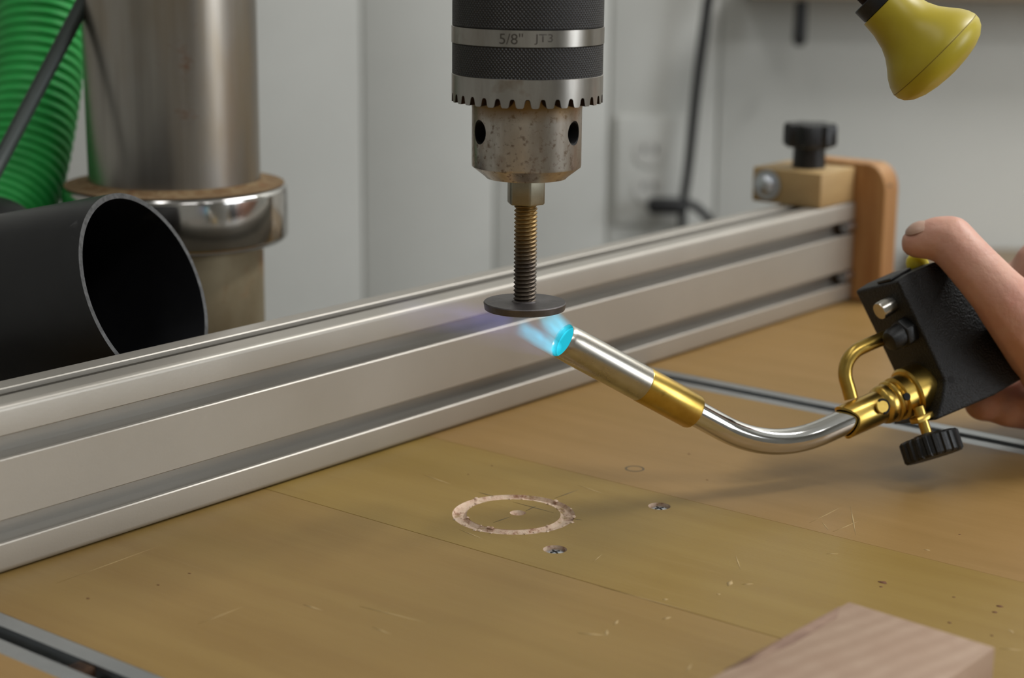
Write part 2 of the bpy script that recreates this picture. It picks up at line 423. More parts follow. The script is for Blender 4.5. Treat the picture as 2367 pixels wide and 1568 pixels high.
for a, b, w in [((978, 1098), (1042, 1120), .0006), ((1335, 1122), (1395, 1142), .0006), ((1062, 1225), (1118, 1247), .0006), ((1370, 1300), (1392, 1282), .0005),
                ((1700, 1284), (1712, 1318), .0006), ((1966, 1170), (1978, 1238), .0006), ((1870, 1210), (1950, 1170), .0005), ((1925, 1230), (1985, 1205), .0005),
                ((1900, 1207), (1915, 1226), .0005), ((1910, 1281), (1938, 1281), .0008), ((1682, 1356), (1692, 1342), .0022), ((1335, 1464), (1400, 1470), .0010),
                ((1400, 1472), (1404, 1456), .0012), ((1418, 1446), (1430, 1434), .0012), ((1530, 1433), (1552, 1427), .0012), ((1585, 1555), (1600, 1535), .0009),
                ((1530, 1387), (1545, 1386), .0012), ((1655, 1375), (1666, 1374), .0012), ((1715, 1352), (1742, 1350), .0008), ((1380, 1355), (1620, 1420), .0004),
                ((130, 1349), (370, 1262), .0005), ((455, 1444), (560, 1404), .0005), ((830, 1402), (985, 1440), .0006), ((700, 1398), (745, 1412), .0008), ((860, 1450), (905, 1468), .0007),
                ((2310, 1500), (2365, 1504), .0008), ((2330, 1455), (2345, 1465), .0010), ((2135, 1271), (2150, 1273), .0010)]:
    sliver(a, b, w, M['scratch'], 'scratch')
def spot(px, py, r, m, name, seg=12, inner=0):
    c = onz(px, py); V = []
    for k in range(seg):
        a = 2*math.pi*k/seg; rr = r*random.uniform(.7, 1.2)
        V.append(c + D*math.cos(a)*rr*.75 + N*math.sin(a)*rr + UP*.00005)
    V2 = [v - UP*.0001 for v in V]
    build(name, (V + V2, [tuple(range(seg)), tuple(range(2*seg-1, seg-1, -1))] + [(k, seg+k, seg+(k+1) % seg, (k+1) % seg) for k in range(seg)]), m, table, angle=None)
for px, py, r in [(2040, 1347, .0016), (2036, 1357, .0007), (2310, 1402, .0013), (2300, 1416, .0010), (2195, 1440, .0008), (2205, 1381, .0006), (2293, 1470, .0006),
                  (438, 1326, .0006), (366, 1353, .0006), (203, 1384, .0007), (1137, 1077, .0005), (1082, 1097, .0005), (1593, 1050, .0007), (1635, 1110, .0006), (2218, 1236, .0005)]:
    spot(px, py, r, M['brownspot'], 'speck')
kc = onz(1467, 1084)
build('knot', lathe([(.0032, -.0002), (.0033, .00006), (.0041, .00006), (.0042, -.0002), (.0032, -.0002)], kc, UP, 32, cap=False), M['pencil'], table)
# inset T-tracks
def track(a0, a1):
    w = a1 - a0; sl = .0066; c = w/2
    prof = [(0, -.012), (0, 0), (c-sl/2, 0), (c-sl/2, -.002), (c-.0072, -.002), (c-.0072, -.0065), (c+.0072, -.0065), (c+.0072, -.002), (c+sl/2, -.002), (c+sl/2, 0), (w, 0), (w, -.012)]
    return build('t_track', prism([tp(a0+u, O0, z-.0001) for u, z in prof], N*(O1-O0)), M['track'], table)
t1 = track(LT0, LT1); track(RT0, RT1)
bp = onz(186, 1538)
build('bolt_head', box(bp - D*.0030 - N*.004 - UP*.0064, D*.006, N*.008, UP*.0060, .0008), M['rust'], t1)

# ------------------------------------------------------------------ aluminium fence
FN0 = .5063; FA0, FA1 = .06, None
endp = onz(1972, 696); FA1 = endp.dot(D)
fence = thing('aluminium_fence', tp(.5, FN0+.015, 0), 'long silver aluminium extrusion fence standing on the plywood table', 'fence')
def slotted(w, h):
    """outline in (across, height): one slot per 30 mm side"""
    pts = []; lip, open_, inn, dep, r = .0020, .0041, .0080, .0092, .0023
    def side(p0, dirv, inv, length):
        out = []
        k = int(round(length/.03))
        for i in range(k):
            c = (i+.5)*.03
            for u, v in ((-open_-.0004, 0), (-open_, .0004), (-open_, lip), (-inn, lip+.0004), (-inn, dep-.003), (-open_, dep), (open_, dep), (inn, dep-.003), (inn, lip+.0004), (open_, lip), (open_, .0004), (open_+.0004, 0)):
                out.append((p0[0]+dirv[0]*(c+u)+inv[0]*v, p0[1]+dirv[1]*(c+u)+inv[1]*v))
        return out
    def corner(cx, cy, a0):
        return [(cx + r*math.cos(a0+math.pi/2*k/4), cy + r*math.sin(a0+math.pi/2*k/4)) for k in range(5)]
    pts += corner(r, r, math.pi) + side((0, 0), (1, 0), (0, 1), w) + corner(w-r, r, -math.pi/2) + side((w, 0), (0, 1), (-1, 0), h)
    pts += corner(w-r, h-r, 0) + side((w, h), (-1, 0), (0, -1), w) + corner(r, h-r, math.pi/2) + side((0, h), (0, -1), (1, 0), h)
    return pts
prof = slotted(.03, .06)
build('extrusion', prism([tp(FA0, FN0+u, .0003+z) for u, z in prof], D*(FA1-FA0)), M['alu'], fence, angle=30)
for z in (.0155, .0455):
    build('slot_bolt', lathe([(0, -.004), (.0032, -.004), (.0036, 0), (.0036, .004)], tp(FA1-.004, FN0+.002, z), D, 16), M['screw'], fence)

# wooden end stop clamped on the far end of the fence
stop = thing('fence_end_bracket', tp(FA1+.01, FN0+.01, 0), 'light wooden bracket with bolts closing the far end of the fence', 'bracket')
bt = .017
zt = .0835
pr = []
n0, n1 = FN0-.019, FN0+.034
pr = [(n1, 0.0005), (n1, zt), (n0+.012, zt)] + [(n0+.012-.012*math.sin(a), zt-.016+.016*math.cos(a)) for a in [math.pi/2*k/6 for k in range(1, 7)]] + [(n0, .0005)]
build('end_board', bevelled(*prism([tp(FA1+.0003, n, z) for n, z in pr], D*bt), .0006, 1), M['woodend'], stop)
bl0 = FA1-.041
build('clamp_block', box(tp(bl0, FN0+.001, .0606), D*.0405, N*.046, UP*.0205, .001), M['olive'], stop)
build('washer', lathe([(.0022, 0), (.0088, 0), (.0088, .0012), (.0022, .0012)], tp(bl0, FN0+.0365, .0715), -D, 32), M['screw'], stop)
build('bolt', lathe([(.0058, .0012), (.0056, .004), (.0042, .0056), (.0018, .0063), (0, .0064)], tp(bl0, FN0+.0365, .0715), -D, 24), M['screw'], stop)
build('bolt', lathe([(.0026, -.002), (.0026, .0008), (0, .001)], tp(FA1+.006, n0+.0018, zt-.011), (-N + UP*.5), 16), M['dark'], stop)
# star knob on the bracket
kp = tp(bl0+.020, FN0+.021, .0811)
knob = thing('star_knob', kp, 'black plastic star knob on top of the wooden fence bracket', 'knob')
build('hub', lathe([(.0098, 0), (.0094, .013), (.0094, .014), (0, .014)], kp, UP, 32), M['black'], knob)
V, F = [], []
NB = 84
for z, s in ((.0125, .93), (.0138, 1), (.0240, 1), (.0258, .93), (.0262, .55)):
    for k in range(NB):
        a = 2*math.pi*k/NB; r = (.0146 + .0013*math.tanh(3*math.cos(7*a)))*s
        V.append(kp + Vector((math.cos(a)*r, math.sin(a)*r, z)))
for i in range(4):
    for k in range(NB): F.append((i*NB+k, i*NB+(k+1) % NB, (i+1)*NB+(k+1) % NB, (i+1)*NB+k))
F.append(tuple(range(NB))[::-1]); F.append(tuple(4*NB+k for k in range(NB)))
build('grip', (V, F), M['black'], knob)

# ------------------------------------------------------------------ drill press column
CD = .909
cb = P(405, 430, CD); cxy = Vector((cb.x, cb.y, 0))
def zat(py, px=405, dep=CD): return P(px, py, dep).z
col = thing('drill_press_column', cxy + UP*-.2, 'worn steel drill press column with a shiny collar, left of the fence', 'column')
rc = .0427
zc1, zc0 = zat(424), zat(545)
build('column_tube', lathe([(rc, zc1-.005), (rc, zc1+.6)], cxy, UP, 96), mat('column_worn', srgb(176, 171, 164), .32, 1, srgb(136, 130, 122), 10, (3, 3, .10), lo=.42, hi=.64, rvar=.10,
      extra=[layer(srgb(140, 120, 88), 9, .48, .70, (1.6, 1.6, .5), amount=.75, rough=.55, metal=.7, off=5), layer(srgb(104, 70, 40), 46, .66, .76, amount=.9, rough=.8, metal=.2, off=2)]), col)
R2 = .0562
def arc(cx, cy, r, a0, a1, n=6): return [(cx + r*math.cos(math.radians(a0+(a1-a0)*k/n)), cy + r*math.sin(math.radians(a0+(a1-a0)*k/n))) for k in range(n+1)]
zb_ = zc0-.0025
cp = [(rc+.0002, zb_)] + arc(R2-.0035, zb_+.0035, .0035, -90, 0) + arc(R2-.003, zc1-.003, .003, 0, 90) + [(rc+.0002, zc1)]
build('collar', lathe(cp, cxy, UP, 128), M['chrome'], col, angle=30)
build('lower_tube', lathe([(rc+.0007, -.18), (rc+.0007, zc0)], cxy, UP, 96), mat('column_dusty', srgb(128, 112, 84), .55, .6, srgb(150, 138, 112), 22, (1, 1, .6), lo=.38, hi=.62,
      extra=[layer(srgb(168, 160, 146), 14, .54, .66, (1, 1, .5), amount=.8, rough=.35, metal=.9, off=2), layer(srgb(120, 84, 44), 30, .55, .7, amount=.8, rough=.9, metal=0, off=7)]), col)
dust = [(R2-.0056, zc1), (rc+.012, zc1+.0004), (rc+.004, zc1+.0012), (rc+.0003, zc1+.0028)]
tag(build('sawdust', lathe(dust, cxy, UP, 96, cap=False), mat('sawdust', srgb(134, 112, 80), .95, 0, srgb(112, 84, 52), 160, lo=.4, hi=.6, bump=.6, extra=[layer(srgb(120, 70, 34), 70, .6, .72, amount=.8)]), col), 'tan sawdust lying on the collar', kind='stuff')

# ------------------------------------------------------------------ dust hose
rimc = P(338, 670, .721)
tb = cv(.89, .11, -.41); rimn = cv(.87, .28, -.40)
tr = .040
hose = thing('dust_hose', P(-30, 640, .86), 'green ribbed dust hose with a wide black intake tube behind the fence', 'hose')
def slanted(r0, r1, l0, m, name, rimm):
    ax, e1, e2 = frame(tb); S = 96; V, F = [], []
    for r, end in ((r1, 0), (r1, 1), (r0, 1), (r0, 0)):
        for k in range(S):
            a = 2*math.pi*k/S; q = (e1*math.cos(a) + e2*math.sin(a))*r
            if end: V.append(rimc + q - tb*(q.dot(rimn)/tb.dot(rimn)))
            else: V.append(rimc + q - tb*l0)
    for k in range(S):
        j = (k+1) % S
        F += [(k, j, S+j, S+k), (2*S+k, 2*S+j, 3*S+j, 3*S+k)]
    o = build(name, (V, F + [(S+k, S+(k+1) % S, 2*S+(k+1) % S, 2*S+k) for k in range(S)]), [m, rimm], hose)
    for p in o.data.polygons[-S:]: p.material_index = 1
    return o
slanted(tr-.0022, tr, .20, M['tubeblack'], 'intake_tube', M['tuberim'])
build('tube_bottom', lathe([(tr-.0022, -.196), (tr-.0022, -.190), (0, -.190)], rimc, tb, 48), M['tubeblack'], hose)
hp = [P(108, -260, .97), P(104, -120, .965), P(98, 0, .96), P(80, 200, .945), P(42, 400, .925), P(-15, 540, .90), P(-40, 600, .88)]
# corrugated hose: rings along a smooth path
def path(pts, n):
    out = []
    seg = len(pts)-1
    for q in range(n+1):
        t = q/n*seg; i = min(int(t), seg-1); t -= i
        p0 = pts[max(i-1, 0)]; p1 = pts[i]; p2 = pts[i+1]; p3 = pts[min(i+2, seg)]
        out.append(0.5*((2*p1) + (p2-p0)*t + (2*p0-5*p1+4*p2-p3)*t*t + (3*p1-p0-3*p2+p3)*t**3))
    return out
hq = path(hp, 340)
ln = 0; rr = []
for i, p in enumerate(hq):
    if i: ln += (p-hq[i-1]).length
    rr.append(.0232 + .0011*math.cos(2*math.pi*ln/.0058))
build('ribbed_hose', tube(hq, rr, 40, True, 1), M['green'], hose, angle=80)
ce = P(-30, 600, .86)
build('cuff', lathe([(0, .031), (.010, .0295), (.019, .0245), (.0262, .0165), (.0302, .007), (.031, 0), (.031, -.05), (0, -.05)], ce, (hp[-3]-hp[-1]).normalized(), 48), M['black'], hose)
cable = build('black_rod', tube([P(230, -75, .87), P(186, 18, .87), P(93, 195, .86), P(0, 372, .84), P(-40, 450, .825)], .0037, 16), M['greendark'])
tag(cable, 'dark grey rod slanting across the green hose beside the column', 'rod')

# ------------------------------------------------------------------ drill chuck
AX = P(1213, 705, .680)
AXT = P(1222, 120, 1.0)
# axis: through the disc centre, vertical
axp = Vector((AX.x, AX.y, 0))
def zx(py, px=1215): 
    r = ray(px, py); t = Vector((axp.x, axp.y)).length/Vector((r.x, r.y)).length
    return (r*t).z + H
def rpx(w, py):
    r = ray(1220, py); t = Vector((axp.x, axp.y)).length/Vector((r.x, r.y)).length
    return w/2*t/FPX
chuck = thing('drill_chuck', axp + UP*zx(428), 'keyed drill chuck with knurled black sleeve and toothed steel ring', 'drill chuck')
e1c = Vector((0, -1, 0))
def zf(py, r):     # height of a circle of radius r whose front point shows at image row py
    rr_ = ray(1221, py); hd = Vector((rr_.x, rr_.y)).length; return (rr_*((axp.length - r)/hd)).z + H
RB = rpx(352, 100); RK = rpx(350, 100)
z_kt = .235
z1, z2, z3, z4, z5 = zf(69, RB), zf(112, RB), zf(184, RB), zf(252, RB), zf(262, RB)
def knurl_mat():
    m = bpy.data.materials.new('knurled_black'); m.use_nodes = True; t = NT(m); b = t.n['Principled BSDF']
    b.inputs['Base Color'].default_value = srgb(66, 66, 66); b.inputs['Roughness'].default_value = .45; b.inputs['Metallic'].default_value = .65
    tc = t.node('ShaderNodeTexCoord'); sx = t.node('ShaderNodeSeparateXYZ'); t.link(tc.outputs['Object'], sx.inputs[0])
    at = t.node('ShaderNodeMath', operation='ARCTAN2'); t.link(sx.outputs['Y'], at.inputs[0]); t.link(sx.outputs['X'], at.inputs[1])
    hs = []
    for s in (1, -1):
        a = t.node('ShaderNodeMath', operation='MULTIPLY'); a.inputs[1].default_value = 125*s; t.link(at.outputs[0], a.inputs[0])
        c = t.node('ShaderNodeMath', operation='MULTIPLY_ADD'); c.inputs[1].default_value = 125/RB*.9; t.link(sx.outputs['Z'], c.inputs[0]); t.link(a.outputs[0], c.inputs[2])
        d = t.node('ShaderNodeMath', operation='SINE'); t.link(c.outputs[0], d.inputs[0]); hs.append(d)
    mn = t.node('ShaderNodeMath', operation='MINIMUM'); t.link(hs[0].outputs[0], mn.inputs[0]); t.link(hs[1].outputs[0], mn.inputs[1])
    bp_ = t.node('ShaderNodeBump', i_Strength=.8, i_Distance=.0002); t.link(mn.outputs[0], bp_.inputs['Height']); t.link(bp_.outputs[0], b.inputs['Normal'])
    mr = t.node('ShaderNodeMapRange'); mr.inputs['From Min'].default_value = .0; mr.inputs['From Max'].default_value = 1.
    t.link(mn.outputs[0], mr.inputs['Value'])
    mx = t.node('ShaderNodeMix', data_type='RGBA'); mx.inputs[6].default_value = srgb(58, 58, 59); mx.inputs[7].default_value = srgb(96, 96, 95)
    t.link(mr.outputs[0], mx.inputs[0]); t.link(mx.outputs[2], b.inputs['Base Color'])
    return m
M['knurl'] = knurl_mat()
def ckl(name, prof, m, seg=96, **k):
    return build(name, lathe(prof, axp, UP, seg, e1=e1c), m, chuck, **k)
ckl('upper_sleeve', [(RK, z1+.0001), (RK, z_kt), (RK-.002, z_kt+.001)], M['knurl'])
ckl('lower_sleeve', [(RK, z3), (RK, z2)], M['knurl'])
band = ckl('steel_band', [(RK-.0003, z2), (RB+.0001, z2+.0003), (RB+.0001, z1-.0003), (RK-.0003, z1)], M['band'])
# toothed ring
NT_ = 32
SEG = NT_*12
V, F = [], []
zr = zf(231, RB)
def tooth(k):
    ph = (k % 12)/12.0; x = abs(ph-.5)*2           # 0 in the middle of a gap, 1 in the middle of a tooth
    t = min(max((x-.24)/.34, 0), 1); t = t*t*(3-2*t)
    return zr*(1-t) + z4*t
RI = RB*.80
rows = [lambda k: (RB-.0004, z3), lambda k: (RB, z3-.0003), lambda k: (RB, tooth(k)), lambda k: (RB-.0042, tooth(k)+.0002), lambda k: (RI, z4+.0006+(tooth(k)-z4)*.55), lambda k: (RI-.002, zr+.002)]
for fn in rows:
    for k in range(SEG):
        a = 2*math.pi*(k+6)/SEG; r, z = fn(k)
        V.append(axp + Vector((math.sin(a)*r, -math.cos(a)*r, z)))
for i in range(len(rows)-1):
    for k in range(SEG): F.append((i*SEG+k, i*SEG+(k+1) % SEG, (i+1)*SEG+(k+1) % SEG, (i+1)*SEG+k))
ringo = build('toothed_ring', (V, F), [M['band'], M['rust']], chuck, angle=30)
for p in ringo.data.polygons[2*SEG:]: p.material_index = 1
RD = rpx(254, 330)
zb0, zb1, zb2 = zf(400, RD), zf(424, RD*.74), zf(262, RD)
bodym = mat('chuck_body', srgb(196, 190, 182), .30, 1, srgb(146, 134, 120), 70, (1, 1, .3), lo=.40, hi=.70, rvar=.12,
            extra=[layer(srgb(98, 76, 56), 460, .54, .66, amount=.75, rough=.7, metal=.5), layer(srgb(112, 80, 44), 34, .56, .72, amount=.7, rough=.6, metal=.6, off=3),
                   zband(srgb(128, 98, 52), zb2-zx(428)-.004, zb2-zx(428)+.0015, rough=.6, metal=.6, noise=.0012)])
body = ckl('body', [(.006, zb1+.012), (.006, zb1+.0002), (RD*.735, zb1), (RD*.76, zb1+.0006), (RD*.995, zb0-.0002), (RD, zb0+.0006), (RD, zb2-.0005), (RD*1.01, zb2+.002), (RI-.001, zr+.003), (RI-.001, zr+.006)], bodym)
hz = (zx(298)+zx(300))/2
cuts = []
for a in (math.radians(-58.5), math.radians(58), math.radians(180)):
    dv = Vector((math.sin(a), -math.cos(a), 0))
    cuts.append((lathe([(0, -.004), (.0039, -.004), (.0039, .009), (.0046, .0096), (.0046, .02), (0, .02)], axp + dv*(RD-.0095) + UP*hz, dv, 32), M['holeblack']))
cut(body, cuts)
ckl('jaw_rim', [(.0066, zb1-.0004), (RD*.62, zb1-.0002), (RD*.66, zb1+.0002), (RD*.66, zb1+.004)], mat('jaw_rust', srgb(120, 92, 50), .6, .6, srgb(96, 70, 40), 120))
def lettering(text, x0, x1, zmid, hgt, rad, parent, m):
    cu = bpy.data.curves.new('lettering', 'FONT'); cu.body = text; cu.size = 1.0
    o = bpy.data.objects.new('lettering', cu); COL.objects.link(o)
    bpy.context.view_layer.update()
    me = bpy.data.meshes.new_from_object(o.evaluated_get(bpy.context.evaluated_depsgraph_get()))
    bpy.data.objects.remove(o, do_unlink=True)
    bm = bmesh.new(); bm.from_mesh(me)
    bmesh.ops.subdivide_edges(bm, edges=[e for e in bm.edges if e.calc_length() > .15], cuts=2)
    xs = [v.co.x for v in bm.verts]; ys = [v.co.y for v in bm.verts]
    lx, hx, ly, hy = min(xs), max(xs), min(ys), max(ys)
    V = []
    for v in bm.verts:
        a = x0 + (v.co.x-lx)/(hx-lx)*(x1-x0); z = zmid + ((v.co.y-ly)/(hy-ly)-.5)*hgt
        V.append(axp + Vector((math.sin(a)*rad, -math.cos(a)*rad, z)))
    bm.verts.index_update(); bm.faces.ensure_lookup_table()
    F = [[v.index for v in f.verts] for f in bm.faces]; bm.free(); bpy.data.meshes.remove(me)
    return build('lettering', (V, F), m, parent, angle=None, flip=False)
aa = lambda px: math.asin((px-1222)/176)
lettering('5/8"', aa(1158), aa(1210), (z1+z2)/2, .0038, RB+.00018, band, M['ink'])
lettering('JT3', aa(1235), aa(1276), (z1+z2)/2-.0001, .0037, RB+.00018, band, M['ink'])
spindle = build('spindle', lathe([(.018, z_kt), (.018, .62)], axp, UP, 48), M['steel'], chuck)

# ------------------------------------------------------------------ bolt with a steel disc, held in the chuck
tilt = (P(1214.5, 440, 1) - P(1212.5, 690, 1))
zd1 = zx(697, 1213)
arbor = thing('disc_arbor', axp + UP*(zd1-.003), 'dark steel disc on a threaded rod gripped in the drill chuck', 'disc')
hx = rpx(85, 455)*1.09
zn0 = zf(478, hx*.9)
V = [axp + Vector((math.cos(a)*hx, math.sin(a)*hx, zn0)) for a in [math.radians(60*k+41) for k in range(6)]]
build('hex_nut', bevelled(*prism(V, UP*(zb1+.006-zn0)), .0007, 2, 50), M['zinc'], arbor)
pit = .00152; rm, rd = rpx(54, 580), rpx(46, 580)
V, F = [], []; SG = 24; nz = int((zn0+.001-zd1+.0005)/pit*8)
for i in range(nz+1):
    z = zd1-.0005 + i*pit/8
    for k in range(SG):
        a = 2*math.pi*k/SG; ph = ((z/pit - k/SG) % 1.0); tri = abs(ph-.5)*2
        r = rd + (rm-rd)*min(1, max(0, tri*1.3-.1))
        V.append(axp + Vector((math.cos(a)*r, math.sin(a)*r, z)))
for i in range(nz):
    for k in range(SG): F.append((i*SG+k, i*SG+(k+1) % SG, (i+1)*SG+(k+1) % SG, (i+1)*SG+k))
build('threaded_rod', (V, F), M['rod'], arbor, angle=40)
rdsc = rpx(191, 705)
disc = build('disc', lathe([(rdsc-.0008, zd1-.0030), (rdsc-.0004, zd1-.0028), (rdsc, zd1-.0004), (rdsc-.0003, zd1), (.006, zd1), (.0046, zd1+.0005)], axp, UP, 96), M['disc'], arbor)
build('weld_bead', tube([axp + Vector((math.cos(a)*.0047, math.sin(a)*.0047, zd1+.0002)) for a in [math.radians(x) for x in range(-160, -20, 20)]], .0006, 8), M['disc'], arbor)

# ------------------------------------------------------------------ torch
W = cv(.86, .33, .40)
U = cv(.44, -.90, .08); U = (U - W*W.dot(U)).normalized()
T = W.cross(U)
if T.dot(cv(0, 0, 1)) > 0: T = -T                    # towards the viewer
TF = -T
NZ = cv(.798, -.429, .42)                            # from the mouth down the burner tube
tip = P(1300, 787, .680)
def along(p0, dr, px):                               # distance along dr from p0 until the image column px
    lo_, hi_ = -.2, .3
    def pxof(s):
        q = p0 + dr*s - Vector((0, 0, H)); F_ = Vector((0, CP, -SP)); U_ = Vector((0, SP, CP))
        d = q.dot(F_); u = q.x/d*FPX; v = -q.dot(U_)/d*FPX
        return 1183.5 + u*CR - v*SR
    for _ in range(50):
        m_ = (lo_+hi_)/2
        if pxof(m_) < px: lo_ = m_
        else: hi_ = m_
    return lo_
torch = thing('gas_torch', P(2160, 960, .75), 'gas torch with brass fittings, bent steel tube and black body, burning', 'torch')
rt = 43*.688/FPX
s1 = along(tip, NZ, 1486); s2 = along(tip, NZ, 1602)
ft = rt*.10
build('burner_nozzle', lathe([(rt*.90, .03), (rt*.90, .0008), (rt*.94, 0), (rt*.965, .0004), (rt*.985, .002), (rt, .005), (rt, s1)], tip, NZ, 64, cap=False), M['nozzle'], torch, angle=50)
build('brass_collar', lathe([(rt*.9, s1-.002), (rt*1.012, s1-.0002), (rt*1.015, s1), (rt*1.015, s2-.0008), (rt*.98, s2), (rt*.70, s2), (rt*.70, s2-.004)], tip, NZ, 64, cap=False), M['brassold'], torch)
rs = 31*.71/FPX
bend0 = tip + NZ*(along(tip, NZ, 1700))
A0 = P(1950, 977, .735)
be = P(1786, 1037, .722)
b1 = tip + NZ*(along(tip, NZ, 1680)); b2 = A0 - W*.012
pts = [tip + NZ*(s2-.003), tip + NZ*(s2+.004), b1]
q0, q1, q2 = b1, tip + NZ*(along(tip, NZ, 1790)), b2
# round bend as a quadratic sweep
corner_pt = None
dW = A0 - tip
# closest approach of the two tube axes
w0 = tip - A0; bdot = NZ.dot(W); dd, ee = NZ.dot(w0), W.dot(w0); den = 1 - bdot*bdot
sc_, tc_ = (bdot*ee - dd)/den, (ee - bdot*dd)/den
corner_pt = ((tip + NZ*sc_) + (A0 + W*tc_))/2
p_in = tip + NZ*max(sc_-.024, s2+.004); p_out = A0 + W*min(tc_+.024, -.003)
bendp = [tip + NZ*(s2-.004), tip + NZ*(s2+.002)] + [p_in*(1-t)**2 + corner_pt*2*t*(1-t) + p_out*t*t for t in [k/16 for k in range(17)]] + [A0 + W*.004]
build('steel_tube', tube(bendp, rs, 40, True, 1), M['polish'], torch, angle=60)
# brass mixer body along W
sM = lambda px: along(A0, W, px)
k_ = .742/FPX
r_s, r_m, r_f = 39*k_, 46*k_, 62*k_
V, F = [], []; S_ = 64
x0, x1 = sM(1962), sM(2032)
_, f1, f2 = frame(W)
f1 = TF; f2 = W.cross(f1)
rows2 = []
for i, (r, base, sc) in enumerate([(r_s*.83, .004, 1), (r_s*.83, x0, 1), (r_s, x0, 1), (r_s, x1-.0008, 0), (r_s*.96, x1, 0)]):
    for k in range(S_):
        a = 2*math.pi*k/S_
        h = base + (-.0042*abs(math.sin(a))**1.5 + .001 if sc and i else 0)
        V.append(A0 + W*h + (f1*math.cos(a) + f2*math.sin(a))*r)
for i in range(4):
    for k in range(S_): F.append((i*S_+k, i*S_+(k+1) % S_, (i+1)*S_+(k+1) % S_, (i+1)*S_+k))
build('brass_sleeve', (V, F), M['brass'], torch)
xa, xb, xc, xd, xe = sM(2032), sM(2060), sM(2070), sM(2092), sM(2164)
mixer = build('brass_mixer', lathe([(r_s*.7, xa-.002), (r_s*.98, xa), (r_m*.96, xa+.001), (r_m, xa+.002), (r_m, xb-.0018), (r_m*.95, xb-.0012), (r_m*1.06, xb-.0006), (r_m*1.08, xb), (r_m*1.02, xb+.0006), (r_m*.98, xc), (r_m*1.12, xc+.0006),
      (r_m*1.12, xd+.0004), (r_f*.93, xd+.0006), (r_f, xd+.0014), (r_f, xe), (r_f*.9, xe+.0005)], A0, W, 72), M['brass'], torch)
hc = []
def toward_cam(px, py): return onplane(px, py, A0, T)
def outward(px, py, r):       # point on the cylinder of radius r about the torch axis that shows at (px, py)
    o = Vector((0, 0, H)); d = ray(px, py).normalized(); m_ = o - A0
    dp = d - W*d.dot(W); mp_ = m_ - W*m_.dot(W)
    a_, b_, c_ = dp.dot(dp), 2*dp.dot(mp_), mp_.dot(mp_) - r*r
    t_ = (-b_ - math.sqrt(max(b_*b_-4*a_*c_, 0)))/(2*a_); q = o + d*t_
    ax_ = A0 + W*(q-A0).dot(W); return q, (q-ax_).normalized()
q, nn = outward(2041, 940, r_m)
build('air_hole_plug', lathe([(17*k_, -.0006), (17*k_, -.0002), (15*k_, .0001), (0, .0001)], q, nn, 32), M['brassold'], mixer)
build('air_hole_shade', tube([q + (W*math.cos(a) + nn.cross(W)*math.sin(a))*16*k_ - nn*.0003*abs(math.cos(a)) for a in [math.radians(x) for x in range(-110, 111, 20)]], .00055, 8), M['holeblack'], mixer)  # black arc standing in for the shade of a recessed hole
q, nn = outward(2097, 917, r_m*1.12)
build('set_hole', lathe([(9*k_, -.0006), (9*k_, .00012), (0, .00015)], q, nn, 20), M['holeblack'], mixer)
# pilot pipe
pd = .742
pp = [(1968, 922, .741), (1961, 896, .741), (1954, 868, .741), (1958, 838, .741), (1977, 813, .742), (2005, 798, .744), (2045, 781, .748), (2062, 774, .750)]
build('pilot_pipe', tube([P(*x) for x in pp], 16.5*k_, 24), M['brassold'], torch)
# black plastic body: side outline swept through its thickness
bp0 = P(2184, 880, .737)
side = [(2074, 650), (2102, 632), (2160, 606), (2215, 600), (2300, 680), (2368, 745), (2396, 780), (2402, 815), (2390, 850), (2362, 878), (2300, 914), (2240, 940), (2164, 972), (2178, 925), (2184, 880), (2130, 765)]
poly = [onplane(x, y, bp0, T) for x, y in side]
TK = .031
bodyo = build('body', bevelled(*prism(poly, TF*TK), .0012, 3, 20), M['pebble'], torch, angle=50)
build('body_screw_hole', lathe([(9*k_, -.001), (9*k_, .00012), (0, .0001)], onplane(2199, 878, bp0, T), T, 20), M['holeblack'], bodyo)
# things on the front face
fn = -(poly[14]-poly[0]).cross(TF).normalized()
if fn.dot(W) > 0: fn = -fn
def onfront(px, py): return onplane(px, py, poly[0], fn)
c0 = onfront(2060, 704)
build('lock_pin', lathe([(21*k_, -.002), (21*k_, .0062), (19.5*k_, .0068), (0, .0068)], c0, fn, 32), M['nozzle'], torch)
c0 = onfront(2098, 764)
hxn = [c0 - fn*.001 + (U*math.cos(a) + TF*math.sin(a))*36*k_ for a in [math.radians(60*k+15) for k in range(6)]]
fer = build('hose_nut', bevelled(*prism(hxn, fn*.0055), .0008, 2), M['black'], torch)
build('ferrule', lathe([(27*k_, .003), (27*k_, .0085), (22*k_, .0105), (17*k_, .0108)], c0, fn, 32), M['black'], fer)
# top cap, trigger button
tl = onplane(2102, 632, bp0, T)
build('top_slot', box(onplane(2080, 646, bp0, T) + TF*.006 - U*.0001, (onplane(2128, 620, bp0, T)-onplane(2080, 646, bp0, T)), TF*.010, -U*.0012, .0004), M['black'], torch)
bq = onplane(2164, 606, bp0, T) + TF*.0125
upn = ((poly[2]-poly[1]).cross(TF)).normalized()
if upn.z < 0: upn = -upn
build('trigger_button', lathe([(26*k_, -.003), (26*k_, .0012), (24.5*k_, .0030), (20*k_, .0046), (11*k_, .0056), (0, .0058)], bq, upn, 40), M['yellowb'], torch)
